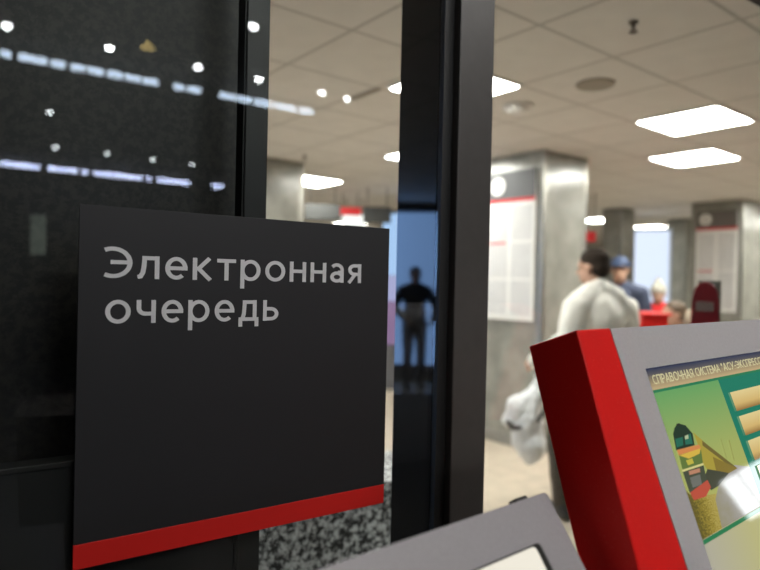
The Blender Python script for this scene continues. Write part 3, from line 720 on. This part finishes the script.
# lit notices low on the far wall of the dim hall
L_dim = lamp_mat('dim_poster', lin((190, 205, 190)), 1.1)
for (x, z, w, h) in ((1.03, 2.15, 0.25, 0.7), (1.75, 2.2, 0.2, 0.8), (2.0, 1.95, 0.22, 0.5), (3.22, 1.9, 0.26, 0.6), (3.6, 2.1, 0.14, 0.5)):
    t = thing('lit_poster', 'dim greenish lit poster on the far dark wall, mirrored above the sign', 'poster', (x, -9.97, 0), 'lit posters on the far dark wall')
    bm = B(); box(bm, (x-w/2, x+w/2, -9.985, -9.955, 0, z+h/2), 0.004); ob('case', bm, M_stile, t)
    bm = B(); box(bm, (x-w/2+0.01, x+w/2-0.01, -9.9545, -9.950, z-h/2+0.01, z+h/2-0.01)); ob('lit_face', bm, L_dim, t)
# wall display of two bright panels at the right, mirrored in the kiosk screen
L_twin = lamp_mat('twin_display', (0.90, 0.96, 1.0), 6.5)
t = thing('wall_display', 'pair of bright wall screens mirrored in the kiosk screen', 'lit display', (5.48, -1.0, 1.05))
bm = B(); box(bm, (5.45, 5.499, -1.16, -0.70, 1.05, 1.40), 0.004); ob('case', bm, M_stile, t)
for y0, y1 in ((-1.145, -1.005), (-0.985, -0.715)):
    bm = B(); box(bm, (5.444, 5.4495, y0, y1, 1.065, 1.385)); ob('screen', bm, L_twin, t)
# fill lights added out of view to brighten the kiosks and the sign
L_fill = lamp_mat('kiosk_fill_light', (1.0, 0.97, 0.93), 15.0)
L_fill2 = lamp_mat('sign_fill_light', (1.0, 0.97, 0.93), 30.0)
def fill_light(x, y, w, d, label, lm=L_fill):
    c_ = V((x, y, ZF)); t = thing('ceiling_light', label, 'ceiling light', c_, 'added fill lights above the kiosks')
    q_ = B(); ring(q_, c_, X, Y, Z, rrect(-w-0.02, w+0.02, -d-0.02, d+0.02, 0.01), rrect(-w, w, -d, d, 0.01), -0.05, -0.0005); ob('frame', q_, M_stile, t)
    q_ = B(); prism(q_, c_, X, Y, Z, rrect(-w, w, -d, d, 0.01), -0.045, -0.004); ob('diffuser', q_, lm, t)
fill_light(0.65, -1.48, 0.50, 0.18, 'added fill light out of view above and behind the viewer, brightening the sign', L_fill2)
fill_light(1.9, -0.25, 0.45, 0.3, 'added fill light out of view above the kiosks')
fill_light(1.1, -0.7, 0.35, 0.15, 'added fill light out of view behind the viewer')

# ------------------------------------------------------------------ people
M_skin = pm('skin', (0.52, 0.31, 0.22), 0.5, nscale=12, namt=0.05)
M_hair = pm('dark_hair', (0.030, 0.022, 0.017), 0.9, spec=0.15, nscale=60, namt=0.4, bump=0.3)
M_eye = pm('eye', (0.05, 0.04, 0.035), 0.2, nscale=5, namt=0.05)
def blob(bm, p, q, r1, r2, n=14):
    p, q = V(p), V(q)
    for c_, r in ((p, r1), (q, r2)):
        bmesh.ops.create_icosphere(bm, subdivisions=2, radius=r, matrix=Matrix.Translation(c_))
    if (q-p).length > 1e-4: tube(bm, p, q, r1, r2, n)
def ell(bm, c_, s, rot=None):
    M = Matrix.Translation(V(c_)) @ (rot.to_4x4() if rot else Matrix.Identity(4)) @ Matrix.Diagonal((*s, 1))
    bmesh.ops.create_icosphere(bm, subdivisions=3, radius=1, matrix=M)
def chain(bm, pts):
    for (p, r), (q, s) in zip(pts, pts[1:]): blob(bm, p, q, r, s)

def person(label, loc, yaw, J=None, headturn=0.0, headpitch=0.0, cloth=None, hat=None, group='people in the hall', hairc=None, scale=1.0, silhouette=None):
    """faces +Y in its own frame; x>0 is its right"""
    D = dict(pelvis=(0, 0, .94), waist=(0, 0, 1.08), chest=(0, 0.0, 1.28), neck=(0, -.01, 1.47), head=(0, .015, 1.62),
             shL=(-.185, -.01, 1.40), elL=(-.24, -.03, 1.12), wrL=(-.24, .08, .88),
             shR=(.185, -.01, 1.40), elR=(.24, -.03, 1.12), wrR=(.24, .08, .88),
             hipL=(-.09, 0, .92), knL=(-.10, .03, .50), anL=(-.10, -.02, .09),
             hipR=(.09, 0, .92), knR=(.10, .03, .50), anR=(.10, -.02, .09))
    D.update(J or {})
    D = {k: V(v)*scale for k, v in D.items()}
    k = scale
    t = thing('person', label, 'person', loc, group); t['_o'] = [0, 0, 0]
    t.rotation_euler = (0, 0, yaw)
    HR = Matrix.Rotation(headturn, 3, 'Z') @ Matrix.Rotation(headpitch, 3, 'X')
    hd = D['head']
    def hp(x, y, z): return hd+HR @ (V((x, y, z))*k)
    # --- body
    b_ = B()
    ell(b_, (D['chest']+V((0, 0, .02))*k), V((.155, .105, .19))*k); ell(b_, D['waist'], V((.135, .095, .15))*k); ell(b_, D['pelvis'], V((.155, .11, .12))*k)
    blob(b_, D['shL'], D['shR'], .062*k, .062*k)
    for s_ in 'LR': blob(b_, D['neck'], D['sh'+s_]*.8+D['neck']*.2, .056*k, .058*k)
    chain(b_, [(D['chest']+V((0, 0, .1))*k, .08*k), (D['neck'], .058*k), (hd-V((0, .01, .06))*k, .055*k)])
    ell(b_, hp(0, -.01, .035), V((.076, .097, .088))*k, HR); ell(b_, hp(0, .022, -.045), V((.060, .070, .075))*k, HR)
    chain(b_, [(hp(0, .085, .012), .010*k), (hp(0, .107, -.022), .013*k)])       # nose
    for s in (-1, 1):
        ell(b_, hp(.076*s, -.005, -.005), V((.010, .018, .030))*k, HR)           # ears
        ell(b_, hp(.032*s, .078, .022), V((.024, .012, .009))*k, HR)             # brows
    ell(b_, hp(0, .082, -.062), V((.026, .012, .009))*k, HR)                     # lips
    for s_, side in ((-1, 'L'), (1, 'R')):
        sh, el_, wr = D['sh'+side], D['el'+side], D['wr'+side]
        chain(b_, [(sh, .055*k), ((sh+el_)/2, .047*k), (el_, .038*k), (el_*.6+wr*.4, .036*k), (wr, .025*k)])
        d = (wr-el_).normalized(); sd = V((s_, 0, 0)); sd = (sd-d*sd.dot(d)).normalized(); nn = d.cross(sd)*s_
        pal = wr+d*.05*k; kn = wr+d*.092*k
        # palm edge-on, fingers hanging and curled, thumb off the side of the palm
        fw = nn if nn.y > 0 else -nn
        for i in range(4): blob(b_, wr+d*.015*k, kn+fw*(.027-.018*i)*k, .015*k, .0115*k, 8)
        for i, ln in enumerate((.068, .078, .072, .056)):
            r0 = kn+fw*(.027-.018*i)*k; c1 = r0+(d*.9-sd*.35).normalized()*ln*.45*k; c2 = c1+(d*.75-sd*.75).normalized()*ln*.33*k; c3 = c2+(d*.3-sd*.95).normalized()*ln*.25*k
            chain(b_, [(r0, .0095*k), (c1, .0088*k), (c2, .008*k), (c3, .007*k)])
        th = wr+d*.03*k+fw*.022*k
        chain(b_, [(th, .013*k), (th+(d*.6+fw*.75-sd*.2).normalized()*.035*k, .011*k), (th+(d*.9+fw*.62-sd*.35).normalized()*.066*k, .009*k)])
        hip, kn_, an = D['hip'+side], D['kn'+side], D['an'+side]
        chain(b_, [(hip, .085*k), ((hip+kn_)/2, .07*k), (kn_, .052*k), (kn_*.65+an*.35, .052*k), (an, .036*k)])
        blob(b_, an-V((0, .02, .035))*k, an+V((0, .12, -.05))*k, .036*k, .028*k)
    b_ = fuse(b_, .009, 3)
    body = ob('body', b_, M_skin if not silhouette else silhouette, t, smooth=True)
    for s in (-1, 1):
        b_ = B(); ell(b_, hp(.031*s, .082, .004), V((.011, .008, .007))*k, HR); ob('eye', b_, M_eye, t, smooth=True)
    # --- hair
    b_ = B()
    ell(b_, hp(0, -.020, .052), V((.084, .098, .082))*k, HR); ell(b_, hp(0, -.055, -.005), V((.074, .062, .070))*k, HR)
    b_ = fuse(b_, .012, 2)
    for v in b_.verts: v.co += V((noise.noise(v.co*70), noise.noise(v.co*70+V((5, 0, 0))), noise.noise(v.co*70+V((0, 9, 0)))))*.004
    ob('hair', b_, hairc or M_hair, t, smooth=True)
    cl = cloth or {}
    # --- top
    if 'top' in cl:
        g_ = .022*k
        b_ = B()
        ell(b_, (D['chest']+V((0, 0, .01))*k), V((.175, .125, .20))*k); ell(b_, D['waist'], V((.165, .122, .17))*k); ell(b_, D['pelvis']+V((0, 0, .01))*k, V((.185, .14, .13))*k)
        blob(b_, D['shL'], D['shR'], .076*k, .076*k)
        for s_ in 'LR': blob(b_, D['neck']-V((0, .01, .0))*k, D['sh'+s_]*.85+D['neck']*.15-V((0, 0, .005))*k, .072*k, .076*k)
        blob(b_, D['chest']+V((0, 0, .12))*k, D['neck']-V((0, .005, .012))*k, .085*k, .074*k)
        if cl.get('long'): ell(b_, D['pelvis']-V((0, 0, .12))*k, V((.19, .15, .14))*k)
        for side in 'LR':
            sh, el_, wr = D['sh'+side], D['el'+side], D['wr'+side]
            chain(b_, [(sh, .074*k), ((sh+el_)/2, .066*k), (el_, .058*k), (el_*.5+wr*.5, .053*k), (wr-(wr-el_).normalized()*.005*k, .045*k)])
        b_ = fuse(b_, .010, 6)
        nz = cl.get('fold', .008)
        bmesh.ops.recalc_face_normals(b_, faces=b_.faces[:]); b_.normal_update()
        for v in b_.verts:
            q_ = V((v.co.x*9, v.co.y*9, v.co.z*5))
            v.co += v.normal*(noise.noise(q_)+.5*noise.noise(q_*2.2)+.55)*nz*.9
        tp = ob(cl.get('topname', 'jacket'), b_, cl['top'], t, smooth=True)
        # collar
        b_ = B(); nk = D['neck']-V((0, 0, .0))*k
        R_ = []
        n = 28
        for r, z in ((.080, -.035), (.083, -.005), (.078, .022), (.070, .020), (.070, -.03)):
            R_.append([b_.verts.new(nk+V((r*math.cos(2*PI*i/n), r*.95*math.sin(2*PI*i/n), z-.018*math.sin(2*PI*i/n)))*k) for i in range(n)])
        for a_, c_ in zip(R_, R_[1:]+R_[:1]):
            for i in range(n): b_.faces.new([a_[i], a_[(i+1) % n], c_[(i+1) % n], c_[i]])
        ob('collar', b_, cl['top'], t, smooth=True)
    if 'legs' in cl:
        b_ = B(); ell(b_, D['pelvis'], V((.170, .125, .13))*k)
        for side in 'LR':
            hip, kn_, an = D['hip'+side], D['kn'+side], D['an'+side]
            chain(b_, [(hip, .098*k), ((hip+kn_)/2, .086*k), (kn_, .070*k), (kn_*.5+an*.5, .066*k), (an+V((0, 0, .02))*k, .058*k)])
        b_ = fuse(b_, .012, 5)
        bmesh.ops.recalc_face_normals(b_, faces=b_.faces[:]); b_.normal_update()
        for v in b_.verts: v.co += v.normal*noise.noise(v.co*9)*.007
        ob('trousers', b_, cl['legs'], t, smooth=True)
        for side in 'LR':
            an = D['an'+side]; b_ = B()
            blob(b_, an+V((0, -.045, -.042))*k, an+V((0, .13, -.050))*k, .046*k, .038*k); blob(b_, an+V((0, -.02, -.01))*k, an+V((0, .03, -.03))*k, .05*k, .045*k)
            b_ = fuse(b_, .008, 3)
            for v in b_.verts: v.co.z = max(v.co.z, an.z-.088*k)
            ob('shoe', b_, pm('dark_shoe', (0.02, 0.018, 0.016), 0.4, nscale=20, namt=0.1), t, smooth=True)
    if hat:
        kind, hm = hat
        if kind == 'cap':
            b_ = B(); ell(b_, hp(0, -.010, .062), V((.092, .108, .078))*k, HR); blob(b_, hp(-.04, .09, .048), hp(.04, .09, .048), .012*k, .012*k)
            ell(b_, hp(0, .115, .045), V((.075, .06, .010))*k, HR); b_ = fuse(b_, .009, 3); ob('cap', b_, hm, t, smooth=True)
        else:
            b_ = B(); ell(b_, hp(0, -.012, .05), V((.096, .112, .085))*k, HR); chain(b_, [(hp(0, -.012, .09), .075*k), (hp(0.01, -.03, .19), .022*k)])
            b_ = fuse(b_, .009, 4); ob('knitted_hat', b_, hm, t, smooth=True)
    return t

M_jacket = pm('white_jacket', (0.80, 0.78, 0.73), 0.8, nscale=25, namt=0.05, bump=0.15)
M_trous = pm('brown_trousers', (0.055, 0.042, 0.029), 0.8, nscale=40, namt=0.2, bump=0.2)
man = person('person in a white jacket and brown trousers walking away, carrying a white bag', (3.43, 2.55, 0.0), math.radians(-12),
    J=dict(elL=(-.265, -.02, 1.14), wrL=(-.25, .33, .97), elR=(.27, .0, 1.10), wrR=(.22, .18, .95), pelvis=(-.07, 0, .94), waist=(-.04, 0, 1.08), hipL=(-.17, 0, .92), hipR=(.02, 0, .92),
           knL=(-.235, .09, .50), anL=(-.23, .03, .09), knR=(.0, .0, .50), anR=(.02, -.16, .10), head=(-.015, .05, 1.615), neck=(0, .015, 1.475), shL=(-.175, 0, 1.36), shR=(.205, -.02, 1.34)),
    headturn=math.radians(24), headpitch=math.radians(-6), cloth=dict(top=M_jacket, legs=M_trous, fold=.022, long=True), scale=1.0)
M_navy = pm('navy_jacket', (0.048, 0.062, 0.11), 0.8, nscale=25, namt=0.15)
M_bluecap = pm('blue_cap', (0.05, 0.078, 0.16), 0.7, nscale=25, namt=0.15)
M_dark = pm('dark_cloth', (0.03, 0.03, 0.035), 0.8, nscale=25, namt=0.2)
person('person in a blue cap and navy jacket right of the man in white', (5.29, 3.70, 0.0), math.radians(115), cloth=dict(top=M_navy, legs=M_dark), hat=('cap', M_bluecap), scale=1.02)
M_redj = pm('red_jacket', lin((214, 30, 34)), 0.7, nscale=25, namt=0.1)
M_cream = pm('cream_knit', (0.55, 0.53, 0.46), 0.9, nscale=60, namt=0.15)
person('person in a red jacket and pale pointed hat behind the red counter', (6.23, 3.88, 0.0), math.radians(115), J=dict(elR=(.26, .10, 1.18), wrR=(.20, .36, 1.22), elL=(-.36, .06, 1.20), wrL=(-.55, .20, 1.26)), cloth=dict(top=M_redj, legs=M_dark), hat=('knit', M_cream), scale=0.88)
M_beige = pm('beige_coat', (0.30, 0.235, 0.17), 0.85, nscale=25, namt=0.12)
person('person in a beige coat stooping beside the red counter', (5.62, 2.93, 0.0), math.radians(60), J=dict(chest=(0, .16, 1.16), neck=(0, .30, 1.24), head=(0, .42, 1.28), shL=(-.18, .26, 1.20), shR=(.18, .26, 1.20), elL=(-.22, .34, .95), wrL=(-.18, .46, .80), elR=(.22, .34, .95), wrR=(.18, .46, .80), waist=(0, .06, 1.05)), cloth=dict(top=M_beige, legs=M_dark), hairc=pm('brown_hair', (0.12, 0.08, 0.05), 0.6, nscale=40, namt=0.2), scale=0.98)
M_sil = pm('dark_coat', (0.02, 0.021, 0.025), 0.9, nscale=25, namt=0.1)
person('person in dark clothes standing before the blue display, mirrored in the door post', (-3.72, 6.95, 0.0), math.radians(200), J=dict(elL=(-.34, .05, 1.18), wrL=(-.20, .2, 1.02), elR=(.34, .05, 1.15), wrR=(.22, .18, 1.0)), cloth=dict(top=M_sil, legs=M_dark), scale=0.98)

# the white bag in the man's left hand
Rm = Matrix.Rotation(math.radians(-12), 3, 'Z')
hand = V((3.43, 2.55, 0))+Rm @ V((-.25, .33, .97))
M_bag = pm('white_bag', (0.74, 0.76, 0.78), 0.45, nscale=18, namt=0.06, bump=0.25)
M_strap = pm('dark_strap', (0.03, 0.026, 0.022), 0.6, nscale=20, namt=0.1)
il = V((-.83, .5577, 0)); dp = V((.795, .606, 0))
t = thing('bag', 'crumpled white bag with a dark strap hanging from the hand of the man in white', 'bag', (hand.x, hand.y, 0.4)); t['_o'] = [hand.x, hand.y, 0.4]
def hb(a_, d_, z): return V((hand.x, hand.y, -.035))+il*(a_-.03)+V((-.12, .10, 0))*.3*max(0, min(1, (.85-z)/.3))+dp*d_+Z*z
bm = B()
chain(bm, [(hb(-.01, 0, .935), .026), (hb(.0, 0, .82), .06), (hb(.03, 0, .70), .085), (hb(.035, 0, .56), .115), (hb(.0, .0, .405), .105)])
chain(bm, [(hb(.02, 0, .80), .05), (hb(.11, -.01, .70), .075), (hb(.155, -.01, .60), .055)])
chain(bm, [(hb(.01, 0, .60), .09), (hb(.0, 0, .42), .085)])
bm = fuse(bm, .009, 4); bm.normal_update()
for v in bm.verts:
    q_ = v.co*11
    v.co += v.normal*(noise.noise(q_)*.022+abs(noise.noise(q_*2.3))*.012-.006)
ob('sack', bm, M_bag, t, smooth=True)
bm = B(); chain(bm, [(hb(.16, -.055, .60), .014), (hb(.12, -.085, .565), .016), (hb(.06, -.115, .575), .012)]); bm = fuse(bm, .005, 2); ob('strap', bm, M_strap, t, smooth=True)
bm = B(); chain(bm, [(hb(-.05, -.03, .885), .010), (hb(-.07, -.06, .80), .012), (hb(-.09, -.11, .72), .014), (hb(-.05, -.135, .63), .014)]); bm = fuse(bm, .005, 2); ob('strap', bm, M_strap, t, smooth=True)

# ------------------------------------------------------------------ world, camera, view
w = bpy.data.worlds.new('World'); S.world = w; w.use_nodes = True
w.node_tree.nodes['Background'].inputs['Color'].default_value = (0.02, 0.02, 0.022, 1)
w.node_tree.nodes['Background'].inputs['Strength'].default_value = 1.0

th = math.atan(923/620); roll = 0.022; pit = math.atan(4/620)
F0, R0 = V((math.cos(th), math.sin(th), 0)), V((math.sin(th), -math.cos(th), 0))
Fc = F0*math.cos(pit)-Z*math.sin(pit); Uc = F0*math.sin(pit)+Z*math.cos(pit)
xc = R0*math.cos(roll)+Uc*math.sin(roll); yc = -R0*math.sin(roll)+Uc*math.cos(roll)
cam = bpy.data.cameras.new('camera'); co = bpy.data.objects.new('camera', cam); COL.objects.link(co)
M4 = Matrix((xc, yc, -Fc)).transposed().to_4x4(); M4.translation = V((0, 0, H))
co.matrix_world = M4
cam.sensor_width = 36; cam.lens = 620/760*36; cam.clip_start = 0.02; cam.clip_end = 100
cam.dof.use_dof = True; cam.dof.focus_distance = 1.0; cam.dof.aperture_fstop = 2.5
S.camera = co
for o in list(bpy.data.objects):
    if '_o' in o.keys(): del o['_o']
vs = S.view_settings
vs.view_transform = 'Standard'; vs.look = 'None'; vs.gamma = 1.0; vs.use_curve_mapping = False
vs.exposure = 0.0
